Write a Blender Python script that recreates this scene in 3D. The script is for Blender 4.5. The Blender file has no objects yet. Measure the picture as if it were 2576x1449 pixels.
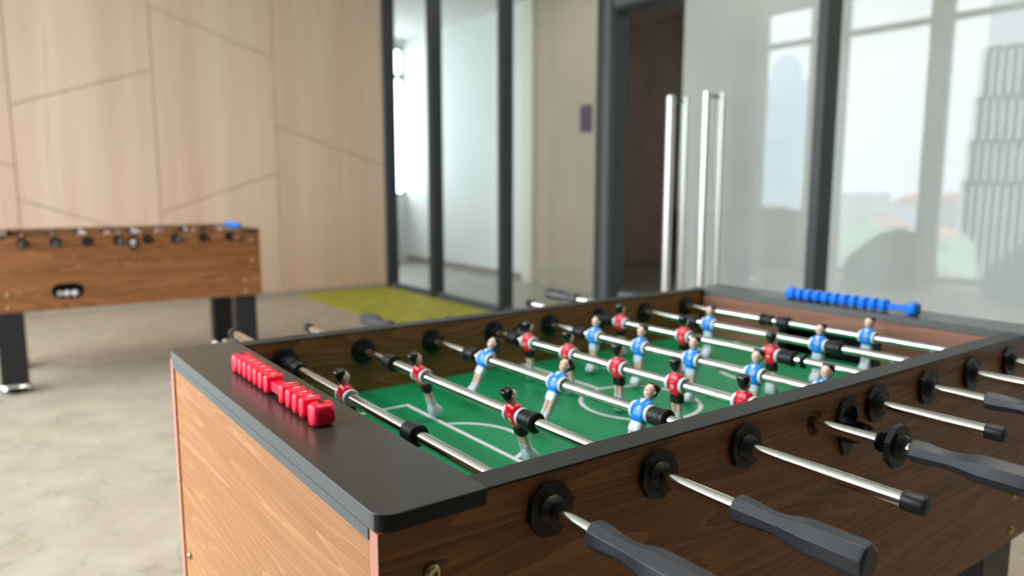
import bpy, bmesh, math, random
from mathutils import Vector, Matrix

random.seed(7)
S = bpy.context.scene
COL = S.collection
R = math.radians
Z0 = 0.85                       # height of the table top above the floor

# ------------------------------------------------------------------ camera
YAW, PITCH, ROLL = 0.9442, -0.1374, 0.0012
CAM = Vector((-0.4245, -0.5388, 0.271 + Z0))
fw = Vector((math.cos(PITCH) * math.cos(YAW), math.cos(PITCH) * math.sin(YAW), math.sin(PITCH)))
rt = Vector((math.sin(YAW), -math.cos(YAW), 0))
up = rt.cross(fw)
r2 = rt * math.cos(ROLL) + up * math.sin(ROLL)
u2 = up * math.cos(ROLL) - rt * math.sin(ROLL)
cd = bpy.data.cameras.new('camera')
cd.sensor_width = 36
cd.lens = 36 * 1882.2 / 2576
cd.clip_start = 0.02
cd.clip_end = 3000
cd.dof.use_dof = True
cd.dof.focus_distance = 0.78
cd.dof.aperture_fstop = 3.6
cam = bpy.data.objects.new('camera', cd)
COL.objects.link(cam)
m = Matrix((r2, u2, -fw)).transposed().to_4x4()
m.translation = CAM
cam.matrix_world = m
S.camera = cam

# ------------------------------------------------------------------ sky, light, exposure
SKY = 4.4
w = bpy.data.worlds.new('sky')
S.world = w
w.use_nodes = True
nt = w.node_tree
nt.nodes.clear()
o_ = nt.nodes.new('ShaderNodeOutputWorld')
bg = nt.nodes.new('ShaderNodeBackground')
tc = nt.nodes.new('ShaderNodeTexCoord')
no = nt.nodes.new('ShaderNodeTexNoise')
no.inputs['Scale'].default_value = 2.2
no.inputs['Detail'].default_value = 5
rp = nt.nodes.new('ShaderNodeValToRGB')
rp.color_ramp.elements[0].position = 0.35
rp.color_ramp.elements[0].color = (0.79, 0.88, 1.0, 1)
rp.color_ramp.elements[1].position = 0.68
rp.color_ramp.elements[1].color = (0.93, 0.97, 1.0, 1)
nt.links.new(tc.outputs['Generated'], no.inputs['Vector'])
nt.links.new(no.outputs['Fac'], rp.inputs['Fac'])
nt.links.new(rp.outputs['Color'], bg.inputs['Color'])
bg.inputs['Strength'].default_value = SKY
nt.links.new(bg.outputs[0], o_.inputs[0])

vs = S.view_settings
vs.view_transform = 'Standard'
vs.look = 'None'
vs.exposure = 1.35
vs.gamma = 1.0
vs.use_curve_mapping = False
S.display_settings.display_device = 'sRGB'
S.cycles.use_denoising = True
S.cycles.caustics_reflective = False
S.cycles.caustics_refractive = False
S.cycles.diffuse_bounces = 5
S.cycles.transparent_max_bounces = 16

# room numbers
XG, YW, XW, YR = 3.32, 6.90, -2.10, -2.3      # glass partition, panelled wall, window wall, rear wall
ZC = 3.62                                     # ceiling


def portal(name, loc, rot, sx, sy):
    l = bpy.data.lights.new(name, 'AREA')
    l.shape = 'RECTANGLE'
    l.size, l.size_y = sx, sy
    l.cycles.is_portal = True
    o = bpy.data.objects.new(name, l)
    COL.objects.link(o)
    o.location = loc
    o.rotation_euler = rot
    return o


# the daylight enters through the windows only: portals just guide the sampling, they add no light
portal('daylight_portal', (XW - 0.25, 2.55, 1.85), (0, R(-90), 0), 3.4, 4.9)
portal('daylight_portal', (XW - 0.25, 5.80, 2.1), (0, R(-90), 0), 2.8, 0.8)
portal('daylight_portal', (4.2, 9.5, 1.9), (R(-90), 0, 0), 1.2, 2.4)

# ------------------------------------------------------------------ materials
MATS = {}


def mat(name, col, rough=0.5, metal=0.0, spec=0.5, coat=0.0, bump=None, var=None, emit=None):
    if name in MATS:
        return MATS[name]
    mt = bpy.data.materials.new(name)
    mt.use_nodes = True
    n = mt.node_tree
    b = n.nodes['Principled BSDF']
    b.inputs['Base Color'].default_value = (*col, 1)
    b.inputs['Roughness'].default_value = rough
    b.inputs['Metallic'].default_value = metal
    b.inputs['Specular IOR Level'].default_value = spec
    b.inputs['Coat Weight'].default_value = coat
    b.inputs['Coat Roughness'].default_value = 0.08
    if emit:
        b.inputs['Emission Color'].default_value = (*col, 1)
        b.inputs['Emission Strength'].default_value = emit
    t = n.nodes.new('ShaderNodeTexCoord')
    if var:                                   # colour variation: (scale, amount)
        x = n.nodes.new('ShaderNodeTexNoise')
        x.inputs['Scale'].default_value = var[0]
        x.inputs['Detail'].default_value = 6
        n.links.new(t.outputs['Object'], x.inputs['Vector'])
        h = n.nodes.new('ShaderNodeValToRGB')
        a = var[1]
        h.color_ramp.elements[0].position = 0.3
        h.color_ramp.elements[1].position = 0.7
        h.color_ramp.elements[0].color = (*[c * (1 - a) for c in col], 1)
        h.color_ramp.elements[1].color = (*[min(1, c * (1 + a)) for c in col], 1)
        n.links.new(x.outputs['Fac'], h.inputs['Fac'])
        n.links.new(h.outputs['Color'], b.inputs['Base Color'])
    if bump:                                  # (scale, strength)
        x = n.nodes.new('ShaderNodeTexNoise')
        x.inputs['Scale'].default_value = bump[0]
        x.inputs['Detail'].default_value = 4
        n.links.new(t.outputs['Object'], x.inputs['Vector'])
        bu = n.nodes.new('ShaderNodeBump')
        bu.inputs['Strength'].default_value = bump[1]
        bu.inputs['Distance'].default_value = 0.002
        n.links.new(x.outputs['Fac'], bu.inputs['Height'])
        n.links.new(bu.outputs['Normal'], b.inputs['Normal'])
    MATS[name] = mt
    return mt


def wood(name, axis, dark, mid, light, cross=5.5, along=0.55, rings=9.0, fibre=220, rough=0.42, seed=0.0, ringmix=0.55, sharp=2.2):
    """veneer: contour lines of a stretched noise (cathedral grain) plus fine fibres; axis = grain direction"""
    mt = bpy.data.materials.new(name)
    mt.use_nodes = True
    n = mt.node_tree
    L = n.links.new
    b = n.nodes['Principled BSDF']
    b.inputs['Roughness'].default_value = rough
    b.inputs['Specular IOR Level'].default_value = 0.32
    t = n.nodes.new('ShaderNodeTexCoord')

    def mapped(a, c):
        mp = n.nodes.new('ShaderNodeMapping')
        s = [c, c, c]
        s['xyz'.index(axis)] = a
        mp.inputs['Scale'].default_value = s
        mp.inputs['Location'].default_value = (seed, seed * 1.7, seed * 0.6)
        L(t.outputs['Object'], mp.inputs['Vector'])
        return mp.outputs['Vector']

    def noise(vec, scale, detail, dist=0.0):
        x = n.nodes.new('ShaderNodeTexNoise')
        x.inputs['Scale'].default_value = scale
        x.inputs['Detail'].default_value = detail
        x.inputs['Distortion'].default_value = dist
        L(vec, x.inputs['Vector'])
        return x.outputs['Fac']

    def math_(op, a, bb, c=None):
        x = n.nodes.new('ShaderNodeMath')
        x.operation = op
        for i, v in enumerate((a, bb, c)):
            if v is None:
                continue
            if isinstance(v, (int, float)):
                x.inputs[i].default_value = v
            else:
                L(v, x.inputs[i])
        return x.outputs[0]

    big = noise(mapped(along, cross), 1.0, 2.0, 0.35)
    fr = math_('FRACT', math_('MULTIPLY', big, rings), 0)
    line = math_('POWER', fr, sharp)                                  # slow rise, sharp fall: growth rings
    fib = noise(mapped(along * 8, fibre), 1.0, 3.0)
    tone = noise(mapped(along * 1.5, cross * 3.2), 1.0, 3.0)
    v = math_('ADD', math_('MULTIPLY', line, ringmix), math_('MULTIPLY', fib, 0.45))
    v = math_('ADD', v, math_('MULTIPLY', tone, 0.55))
    v = math_('SUBTRACT', v, 0.22)
    ra = n.nodes.new('ShaderNodeValToRGB')
    e = ra.color_ramp.elements
    e[0].position, e[0].color = 0.12, (*dark, 1)
    e[1].position, e[1].color = 0.95, (*light, 1)
    k = e.new(0.5)
    k.color = (*mid, 1)
    L(v, ra.inputs['Fac'])
    L(ra.outputs['Color'], b.inputs['Base Color'])
    bu = n.nodes.new('ShaderNodeBump')
    bu.inputs['Strength'].default_value = 0.12
    bu.inputs['Distance'].default_value = 0.0008
    L(v, bu.inputs['Height'])
    L(bu.outputs['Normal'], b.inputs['Normal'])
    MATS[name] = mt
    return mt


WD, WM, WL = (0.14, 0.052, 0.016), (0.28, 0.110, 0.038), (0.45, 0.195, 0.078)
wood_x = wood('walnut_veneer_lengthwise', 'x', WD, WM, WL, seed=3.1, cross=9.0, along=0.8, rings=20, ringmix=0.38, fibre=260)
wood_y_lit = wood('walnut_veneer_crosswise_lit', 'y', (0.37, 0.155, 0.062), (0.49, 0.222, 0.097), (0.68, 0.36, 0.18), seed=2.9, cross=10.0, along=0.55, rings=30, ringmix=0.45, fibre=300, sharp=5.0)  # same walnut made lighter: window light painted into the end panels
wood_in = wood('walnut_veneer_inner_end', 'y', (0.22, 0.09, 0.055), (0.33, 0.15, 0.10), (0.45, 0.22, 0.155), seed=5.2, cross=9, along=0.8, rings=14, ringmix=0.35)
wood_edge = mat('veneer_edge_band', (0.62, 0.26, 0.19), 0.5)
wood_wall = wood('pale_oak_panelling', 'z', (0.66, 0.435, 0.295), (0.765, 0.55, 0.41), (0.87, 0.665, 0.525),
                 cross=2.2, along=0.14, rings=3.0, fibre=55, rough=0.55, seed=2.0, ringmix=0.25)
black_lam = mat('black_laminate', (0.042, 0.037, 0.031), 0.27, spec=0.5, bump=(900, 0.08), var=(60, 0.12))
rail_m = mat('black_rail_laminate', (0.024, 0.023, 0.022), 0.46, spec=0.3, bump=(700, 0.1), var=(60, 0.15))
black_edge_lit = mat('black_edge_band_lit', (0.12, 0.12, 0.115), 0.5, spec=0.45)  # black edge greyed: window light painted into the end faces
plas = mat('black_plastic', (0.004, 0.004, 0.0045), 0.38, spec=0.35)
rubber = mat('black_rubber', (0.010, 0.010, 0.011), 0.42, spec=0.4)
handle_m = mat('charcoal_grip_plastic', (0.028, 0.028, 0.034), 0.40, bump=(1500, 0.06))
chrome = mat('chromed_steel', (0.78, 0.74, 0.69), 0.12, 1.0)
steel = mat('brushed_steel', (0.80, 0.77, 0.75), 0.3, 1.0)
brass = mat('brass_bolt', (0.60, 0.48, 0.24), 0.3, 1.0)
field_m = mat('green_playfield', (0.002, 0.24, 0.092), 0.42, spec=0.35)
white_line = mat('white_line_print', (0.78, 0.74, 0.80), 0.4)
red_p = mat('red_bead_plastic', (0.95, 0.003, 0.045), 0.34, coat=0.15)
blue_p = mat('blue_bead_plastic', (0.0, 0.19, 0.82), 0.35, coat=0.1)
white_p = mat('white_number_print', (0.85, 0.80, 0.80), 0.5)
shirt_red = mat('red_shirt_paint', (0.82, 0.006, 0.022), 0.24, coat=0.25)
shirt_blue = mat('blue_shirt_paint', (0.0, 0.25, 0.80), 0.3, coat=0.15)
pl_white = mat('white_player_plastic', (0.70, 0.76, 0.82), 0.3)
pl_skin = mat('painted_skin', (0.86, 0.58, 0.44), 0.38)
pl_hair = mat('glossy_black_hair', (0.006, 0.005, 0.005), 0.16, coat=0.5)
pl_black = mat('black_shorts_paint', (0.006, 0.006, 0.007), 0.32)
crest_m = mat('cream_crest_paint', (0.75, 0.66, 0.50), 0.4)
crest_d = mat('dark_crest_paint', (0.08, 0.05, 0.03), 0.4)
swoosh_m = mat('pale_blue_mark_paint', (0.35, 0.60, 0.85), 0.4)
swoosh_r = mat('pale_pink_mark_paint', (0.85, 0.55, 0.58), 0.4)
alu = mat('dark_anodised_frame', (0.030, 0.036, 0.039), 0.42, spec=0.5)
alu_mid = mat('grey_anodised_frame', (0.085, 0.095, 0.10), 0.42, spec=0.5)
corr_wall = mat('corridor_white_wall', (0.80, 0.82, 0.80), 0.7, var=(1.5, 0.03))
white_wall = mat('white_painted_wall', (0.72, 0.74, 0.74), 0.7, var=(1.5, 0.03))
grey_wall = mat('warm_grey_wall', (0.40, 0.39, 0.37), 0.7, var=(1.5, 0.04))
beige_wall = mat('beige_painted_wall', (0.45, 0.38, 0.30), 0.75, var=(2, 0.04))
stone_wall = mat('dark_stone_wall', (0.085, 0.080, 0.076), 0.35, var=(1.8, 0.45))
ceil_m = mat('white_ceiling_paint', (0.62, 0.61, 0.58), 0.8, var=(1.2, 0.02))
ball_m = mat('white_ball', (0.80, 0.80, 0.80), 0.35, var=(40, 0.05))
leg_m = mat('black_leg_laminate', (0.012, 0.012, 0.015), 0.4)


def glass(name, r0=0.040, tint=(0.97, 0.985, 0.98)):
    mt = bpy.data.materials.new(name)
    mt.use_nodes = True
    n = mt.node_tree
    n.nodes.clear()
    L = n.links.new
    out = n.nodes.new('ShaderNodeOutputMaterial')
    mx = n.nodes.new('ShaderNodeMixShader')
    tr = n.nodes.new('ShaderNodeBsdfTransparent')
    tr.inputs[0].default_value = (*tint, 1)
    gl = n.nodes.new('ShaderNodeBsdfGlossy')
    gl.inputs['Roughness'].default_value = 0.0
    g = n.nodes.new('ShaderNodeNewGeometry')
    d = n.nodes.new('ShaderNodeVectorMath')
    d.operation = 'DOT_PRODUCT'
    L(g.outputs['Incoming'], d.inputs[0])
    L(g.outputs['Normal'], d.inputs[1])

    def M(op, a, b):
        x = n.nodes.new('ShaderNodeMath')
        x.operation = op
        for i, v in enumerate((a, b)):
            if isinstance(v, (int, float)):
                x.inputs[i].default_value = v
            else:
                L(v, x.inputs[i])
        return x.outputs[0]
    c = M('ABSOLUTE', d.outputs['Value'], 0)
    f = M('POWER', M('SUBTRACT', 1.0, c), 5.0)
    f = M('ADD', M('MULTIPLY', f, 1 - r0), r0)          # Schlick reflectance of one glass face
    L(f, mx.inputs[0])
    L(tr.outputs[0], mx.inputs[1])
    L(gl.outputs[0], mx.inputs[2])
    L(mx.outputs[0], out.inputs[0])
    return mt


glass_m = glass('clear_glass')

# floor: mottled beige sheet floor with wandering darker veins
fl_m = bpy.data.materials.new('mottled_beige_floor')
fl_m.use_nodes = True
n = fl_m.node_tree
b = n.nodes['Principled BSDF']
b.inputs['Roughness'].default_value = 0.62
t = n.nodes.new('ShaderNodeTexCoord')
n1 = n.nodes.new('ShaderNodeTexNoise')
n1.inputs['Scale'].default_value = 5
n1.inputs['Detail'].default_value = 9
n1.inputs['Roughness'].default_value = 0.65
ra = n.nodes.new('ShaderNodeValToRGB')
ra.color_ramp.elements[0].position, ra.color_ramp.elements[0].color = 0.3, (0.40, 0.330, 0.245, 1)
ra.color_ramp.elements[1].position, ra.color_ramp.elements[1].color = 0.72, (0.56, 0.475, 0.365, 1)
n2 = n.nodes.new('ShaderNodeTexNoise')
n2.inputs['Scale'].default_value = 2.6
n2.inputs['Detail'].default_value = 4
n2.inputs['Distortion'].default_value = 1.2
r3 = n.nodes.new('ShaderNodeValToRGB')            # a thin band of the noise reads as a vein
r3.color_ramp.elements[0].position, r3.color_ramp.elements[0].color = 0.485, (1, 1, 1, 1)
r3.color_ramp.elements[1].position, r3.color_ramp.elements[1].color = 0.515, (1, 1, 1, 1)
e = r3.color_ramp.elements.new(0.5)
e.color = (0.70, 0.72, 0.76, 1)
mxn = n.nodes.new('ShaderNodeMix')
mxn.data_type = 'RGBA'
mxn.blend_type = 'MULTIPLY'
mxn.inputs[0].default_value = 0.75
n.links.new(t.outputs['Object'], n1.inputs['Vector'])
n.links.new(t.outputs['Object'], n2.inputs['Vector'])
n.links.new(n1.outputs['Fac'], ra.inputs['Fac'])
n.links.new(n2.outputs['Fac'], r3.inputs['Fac'])
n.links.new(ra.outputs['Color'], mxn.inputs[6])
n.links.new(r3.outputs['Color'], mxn.inputs[7])
n.links.new(mxn.outputs[2], b.inputs['Base Color'])


# ------------------------------------------------------------------ mesh helpers
def tag(o, label=None, cat=None, group=None, kind=None):
    for k, v in (('label', label), ('category', cat), ('group', group), ('kind', kind)):
        if v:
            o[k] = v
    return o


def empty(name, loc=(0, 0, 0), parent=None):
    o = bpy.data.objects.new(name, None)
    COL.objects.link(o)
    o.location = loc
    o.empty_display_size = 0.05
    if parent:
        o.parent = parent
    return o


def obj(name, bm, m_, parent=None, loc=(0, 0, 0), smooth=None):
    """link a bmesh as one object; smooth = angle in degrees below which edges shade smooth"""
    bmesh.ops.recalc_face_normals(bm, faces=bm.faces)
    if smooth is not None:
        for f in bm.faces:
            f.smooth = True
        for e_ in bm.edges:
            if len(e_.link_faces) == 2 and e_.calc_face_angle(0) > R(smooth):
                e_.smooth = False
    me = bpy.data.meshes.new(name)
    bm.to_mesh(me)
    bm.free()
    me.materials.append(m_)
    o = bpy.data.objects.new(name, me)
    COL.objects.link(o)
    o.location = loc
    if parent:
        o.parent = parent
    return o


def box(bm, x0, x1, y0, y1, z0, z1, bev=0.0, seg=1):
    g = bmesh.ops.create_cube(bm, size=1)
    vs_ = g['verts']
    for v in vs_:
        v.co = Vector(((x0 + x1) / 2 + v.co.x * (x1 - x0), (y0 + y1) / 2 + v.co.y * (y1 - y0), (z0 + z1) / 2 + v.co.z * (z1 - z0)))
    if bev:
        es = list({e_ for v in vs_ for e_ in v.link_edges})
        bmesh.ops.bevel(bm, geom=es, offset=bev, segments=seg, affect='EDGES', profile=0.5)
    return bm


def B(x0, x1, y0, y1, z0, z1, bev=0.0, seg=1):
    return box(bmesh.new(), x0, x1, y0, y1, z0, z1, bev, seg)


def lathe(bm, prof, axis='y', n_=24, cx=0.0, cz=0.0, phase=0.0, capped=True):
    """profile [(position along axis, radius)]; cx, cz = the two other coordinates of the axis"""
    rings = []
    for a, r in prof:
        ring = []
        for k in range(n_):
            an = phase + 2 * math.pi * k / n_
            p, q = cx + r * math.cos(an), cz + r * math.sin(an)
            ring.append(bm.verts.new({'y': (p, a, q), 'x': (a, p, q), 'z': (p, q, a)}[axis]))
        rings.append(ring)
    for i in range(len(rings) - 1):
        for k in range(n_):
            bm.faces.new((rings[i][k], rings[i][(k + 1) % n_], rings[i + 1][(k + 1) % n_], rings[i + 1][k]))
    if capped:
        bm.faces.new(rings[0])
        bm.faces.new(rings[-1])
    return bm


def loft(bm, secs, n_=20, p=2.0):
    """stack of superellipse sections (cx, cy, z, rx, ry[, power])"""
    rings = []
    for s in secs:
        cx, cy, z, rx, ry = s[:5]
        pw = s[5] if len(s) > 5 else p
        ring = []
        for k in range(n_):
            a = 2 * math.pi * k / n_
            c, q = math.cos(a), math.sin(a)
            ring.append(bm.verts.new((cx + rx * math.copysign(abs(c) ** (2 / pw), c), cy + ry * math.copysign(abs(q) ** (2 / pw), q), z)))
        rings.append(ring)
    for i in range(len(rings) - 1):
        for k in range(n_):
            bm.faces.new((rings[i][k], rings[i][(k + 1) % n_], rings[i + 1][(k + 1) % n_], rings[i + 1][k]))
    bm.faces.new(rings[0])
    bm.faces.new(rings[-1])
    return bm


def prism(bm, poly, axis, a, b_):
    """polygon in the two other coordinates (in order) extruded along axis from a to b"""
    def P(u, v, k):
        return {'x': (k, u, v), 'y': (u, k, v), 'z': (u, v, k)}[axis]
    lo = [bm.verts.new(P(u, v, a)) for u, v in poly]
    hi = [bm.verts.new(P(u, v, b_)) for u, v in poly]
    k = len(poly)
    for i in range(k):
        bm.faces.new((lo[i], lo[(i + 1) % k], hi[(i + 1) % k], hi[i]))
    bm.faces.new(lo)
    bm.faces.new(hi)
    return bm


def bevel_all(bm, off, seg=2, ang=25):
    es = [e_ for e_ in bm.edges if len(e_.link_faces) == 2 and e_.calc_face_angle(0) > R(ang)]
    bmesh.ops.bevel(bm, geom=es, offset=off, segments=seg, affect='EDGES', profile=0.5)
    return bm


def ring_poly(cx, cz, r, n_=32, ph=0.0):
    return [(cx + r * math.cos(ph + 2 * math.pi * k / n_), cz + r * math.sin(ph + 2 * math.pi * k / n_)) for k in range(n_)]


def stadium(x0, x1, z0, z1, n_=10):
    r = (z1 - z0) / 2
    zc = (z0 + z1) / 2
    pts = []
    for k in range(n_ + 1):
        a = -math.pi / 2 + math.pi * k / n_
        pts.append((x1 - r + r * math.cos(a), zc + r * math.sin(a)))
    for k in range(n_ + 1):
        a = math.pi / 2 + math.pi * k / n_
        pts.append((x0 + r + r * math.cos(a), zc + r * math.sin(a)))
    return pts


def cut(o, cutter_bm):
    """boolean difference, baked into the mesh"""
    bmesh.ops.recalc_face_normals(cutter_bm, faces=cutter_bm.faces)
    me = bpy.data.meshes.new('cutter')
    cutter_bm.to_mesh(me)
    c = bpy.data.objects.new('cutter', me)
    COL.objects.link(c)
    c.parent = o.parent
    md = o.modifiers.new('b', 'BOOLEAN')
    md.operation = 'DIFFERENCE'
    md.solver = 'EXACT'
    md.object = c
    bpy.context.view_layer.update()
    dg = bpy.context.evaluated_depsgraph_get()
    new = bpy.data.meshes.new_from_object(o.evaluated_get(dg))
    o.modifiers.clear()
    new.name = o.name
    o.data = new
    bpy.data.objects.remove(c)


def copy_tree(o, parent=None):
    c = o.copy()
    COL.objects.link(c)
    c.parent = parent
    for ch in list(o.children):
        copy_tree(ch, c)
    return c


def text_mesh(s, size, depth=0.0002):
    cu = bpy.data.curves.new('t', 'FONT')
    cu.body = s
    cu.size = size
    cu.extrude = depth
    cu.align_x = 'CENTER'
    cu.align_y = 'CENTER'
    o = bpy.data.objects.new('t', cu)
    COL.objects.link(o)
    bpy.context.view_layer.update()
    dg = bpy.context.evaluated_depsgraph_get()
    me = bpy.data.meshes.new_from_object(o.evaluated_get(dg))
    bpy.data.objects.remove(o)
    bpy.data.curves.remove(cu)
    return me


def struct(name, bm, m_, parent=None, label=None, smooth=None):
    o = obj(name, bm, m_, parent, smooth=smooth)
    if not parent:
        o['kind'] = 'structure'
        if label:
            o['label'] = label
    return o


# ================================================================== THE ROOM
struct('floor', B(XW - 0.2, XG, YR, YW + 0.1, -0.06, 0), fl_m, label='mottled beige floor of the games room')
struct('ceiling', B(XW - 0.2, XG + 0.069, YR, YW + 0.1, ZC, ZC + 0.1), ceil_m, label='white ceiling of the games room')
struct('wall_rear', B(XW - 0.2, XG + 0.2, YR - 0.1, YR, 0, ZC), mat('dark_umber_wall', (0.055, 0.045, 0.036), 0.7), label='unseen wall behind the camera, set close and dark to cut fill light')  # unseen wall brought close and darkened to cut bounce on the table side

# ---- panelled wall: boards cut along a net of vertical and slanting joints
wl = empty('wall_left', (0, 0, 0))
tag(wl, label='pale oak panelled wall with slanting joints', kind='structure')
obj('backing_board', B(XW - 0.2, XG + 0.1, YW + 0.022, YW + 0.10, 0, ZC), mat('dark_joint_backing', (0.20, 0.13, 0.085), 0.8), wl)
GAP = 0.0035
XV = [XW, -1.17, -0.082, 1.0, 2.095, XG]
ztop, zbot = ZC, 0.0
# slanting joints per bay: height at left edge, height at right edge (world z)
JO = [
    [(0.52, 0.86), (2.25, 1.62)],                                # bay 0
    [(1.64 + 0.0, 1.262), (2.9, 3.25)],                           # bay 1, its joint meets the first vertical at 0.41+Z0
    [(0.995, 0.60), (1.76, 2.13)],                               # bay 2
    [(0.86, 1.235), (2.68, 2.335)],                              # bay 3
    [(1.687, 1.30), (3.0, 3.4)],                                 # bay 4
]
for i in range(5):
    xa, xb = XV[i] + GAP, XV[i + 1] - GAP
    edges = [(zbot, zbot)] + sorted(JO[i]) + [(ztop, ztop)]
    for j in range(len(edges) - 1):
        (la, ra_), (lb, rb) = edges[j], edges[j + 1]
        g0 = 0 if j == 0 else GAP
        g1 = 0 if j == len(edges) - 2 else GAP
        poly = [(xa, la + g0), (xb, ra_ + g0), (xb, rb - g1), (xa, lb - g1)]
        bm = prism(bmesh.new(), poly, 'y', YW, YW + 0.02)
        bevel_all(bm, 0.002, 1)
        obj('panel', bm, wood_wall, wl)
struct('baseboard_left', B(XW, XG - 0.06, YW - 0.012, YW, 0, 0.05, 0.002), mat('greige_skirting', (0.42, 0.35, 0.28), 0.5), label='low skirting under the oak panels')

# ---- window wall behind the camera
ZS, ZT, ZW = 0.72, 3.02, 3.49                  # parapet sill, transom, window head
wb = empty('wall_window_side', (XW, 0, 0))
tag(wb, label='white window wall facing the glass partition', kind='structure')
wb.location = (0, 0, 0)
WB = lambda nm, y0, y1, z0, z1, mm=white_wall: obj(nm, B(XW - 0.2, XW, y0, y1, z0, z1), mm, wb)
WB('wall_section', 6.19, YW, 0, ZC)
WB('parapet', 5.42, 6.19, 0, ZS, grey_wall)
WB('column', 4.98, 5.42, 0, ZC)
WB('lintel', 5.42, 6.19, ZW, ZC)
bays = [(3.89, 4.98), (2.63, 3.72), (1.37, 2.46), (0.11, 1.20)]
WB('lintel', bays[-1][0], 4.98, ZW, ZC)
WB('wall_section', YR, bays[-1][0], 0, ZC, mat('taupe_wall', (0.16, 0.145, 0.125), 0.7))
fr_g = mat('grey_window_frame', (0.16, 0.175, 0.185), 0.45)


def window(nm, y0, y1, z0, label):
    wn = empty(nm, (0, 0, 0))
    tag(wn, label=label, kind='structure')
    xo, xi = XW - 0.16, XW - 0.06
    obj('jamb', B(xo, xi, y0, y0 + 0.03, z0, ZW), fr_g, wn)
    obj('jamb', B(xo, xi, y1 - 0.03, y1, z0, ZW), fr_g, wn)
    obj('head', B(xo, xi, y0 + 0.03, y1 - 0.03, ZW - 0.04, ZW), fr_g, wn)
    obj('sill', B(xo, xi + 0.03, y0 + 0.03, y1 - 0.03, z0, z0 + 0.05), fr_g, wn)
    obj('transom', B(xo, xi, y0 + 0.03, y1 - 0.03, ZT - 0.035, ZT + 0.035), fr_g, wn)
    obj('pane', B(XW - 0.115, XW - 0.105, y0 + 0.03, y1 - 0.03, z0 + 0.05, ZT - 0.035), glass_m, wn)
    obj('pane', B(XW - 0.115, XW - 0.105, y0 + 0.03, y1 - 0.03, ZT + 0.035, ZW - 0.04), glass_m, wn)


window('window_1', 5.42, 6.19, ZS, 'narrow window above a parapet at the wall end')
for i, (a, c) in enumerate(bays):
    window('window_%d' % (i + 2), a, c, 0.0, 'tall window bay number %d along the window wall' % (i + 1))
    if i < len(bays) - 1:
        obj('mullion', B(XW - 0.17, XW - 0.05, bays[i + 1][1], a, 0, ZW, 0.004), fr_g, wb)

# ---- glass partition at the far end
wg = empty('wall_far', (0, 0, 0))
tag(wg, label='glass partition with dark aluminium mullions', kind='structure')
MX0, MX1 = XG - 0.065, XG + 0.065
posts = [(YW - 0.05, YW), (5.875, 5.955), (4.705, 4.757), (1.758, 1.818), (0.3, 0.365), (-1.1, -1.035), (YR, YR + 0.06)]
for a, c in posts:
    obj('mullion', B(MX0, MX1, a, c, 0, ZC, 0.003), alu, wg)
# door post: a box with a lighter stepped cover strip
obj('door_post', B(MX0, MX1, 3.345, 3.53, 0, ZC, 0.003), alu, wg)
obj('cover_strip', B(MX0 - 0.018, MX0, 3.372, 3.44, 0, ZC, 0.003), alu_mid, wg)
obj('bottom_rail', B(MX0 + 0.03, MX1 - 0.03, 3.53, YW - 0.05, 0, 0.06, 0.003), alu_mid, wg)
obj('bottom_rail', B(MX0 + 0.03, MX1 - 0.03, YR + 0.06, 1.758, 0, 0.06, 0.003), alu_mid, wg)
panes = [(5.955, YW - 0.05), (4.757, 5.875), (3.53, 4.705), (0.365, 1.758), (-1.035, 0.3), (YR + 0.06, -1.1)]
for a, c in panes:
    obj('glass_pane', B(XG - 0.006, XG + 0.006, a, c, 0.06, ZC), glass_m, wg)
HZ = 1.445 + Z0
obj('door_header', B(MX0, MX1, 1.818, 3.345, HZ, HZ + 0.11, 0.003), alu, wg)
obj('header_cover', B(MX0 - 0.018, MX0, 1.818, 3.345, HZ + 0.02, HZ + 0.075, 0.003), alu_mid, wg)
obj('glass_pane', B(XG - 0.006, XG + 0.006, 1.818, 3.345, HZ + 0.11, ZC), glass_m, wg)


def door(nm, y0, y1, hy, label):
    d = empty(nm, (0, 0, 0))
    tag(d, label=label, kind='structure')
    obj('glass_leaf', B(XG - 0.006, XG + 0.006, y0, y1, 0.012, HZ - 0.006), glass_m, d)
    obj('bottom_patch', B(XG - 0.016, XG + 0.016, y0, y1, 0.008, 0.10, 0.002), steel, d)
    for s in (-1, 1):
        xh = XG + s * 0.075
        h = lathe(bmesh.new(), [(0.30, 0.016), (0.304, 0.026), (1.676, 0.026), (1.682, 0.016)], 'z', 20, xh, hy)
        hd = obj('pull_bar', h, steel, d, smooth=40)
        for zz in (0.36, 1.655):
            bm = lathe(bmesh.new(), [(min(XG, xh), 0.009), (max(XG, xh), 0.009)], 'x', 12, hy, zz)
            obj('standoff', bm, alu_mid, hd, smooth=40)


door('door_1', 2.68, 3.343, 2.815, 'glass door leaf beside the dark door post')
door('door_2', 1.82, 2.668, 2.525, 'glass door leaf nearer the right mullion')

# ---- corridor and dark lobby behind the glass
XC = 4.80
ZCC = 2.30 + Z0
struct('floor_corridor', B(XG, 8.0, -3.2, 9.7, -0.06, 0), mat('corridor_floor_vinyl', (0.36, 0.345, 0.30), 0.4, var=(3, 0.08)), label='grey beige corridor floor behind the glass')
struct('ceiling_corridor', B(XG + 0.07, 8.0, -3.2, 9.7, ZCC, ZC + 0.1), ceil_m, label='white corridor ceiling')
struct('wall_corridor_white', B(XC, XC + 0.12, 6.45, 9.5, 0, ZCC), corr_wall, label='white corridor wall behind the mullions')
struct('trim_corridor', B(XC - 0.03, XC + 0.12, 6.27, 6.45, 0, ZCC, 0.004), mat('cream_corner_trim', (0.78, 0.75, 0.65), 0.6), label='cream corner trim between the white and beige walls')
struct('wall_corridor_beige', B(XC, XC + 0.12, 4.95, 6.27, 0, ZCC), beige_wall, label='beige corridor wall with a small blue sign')
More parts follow.
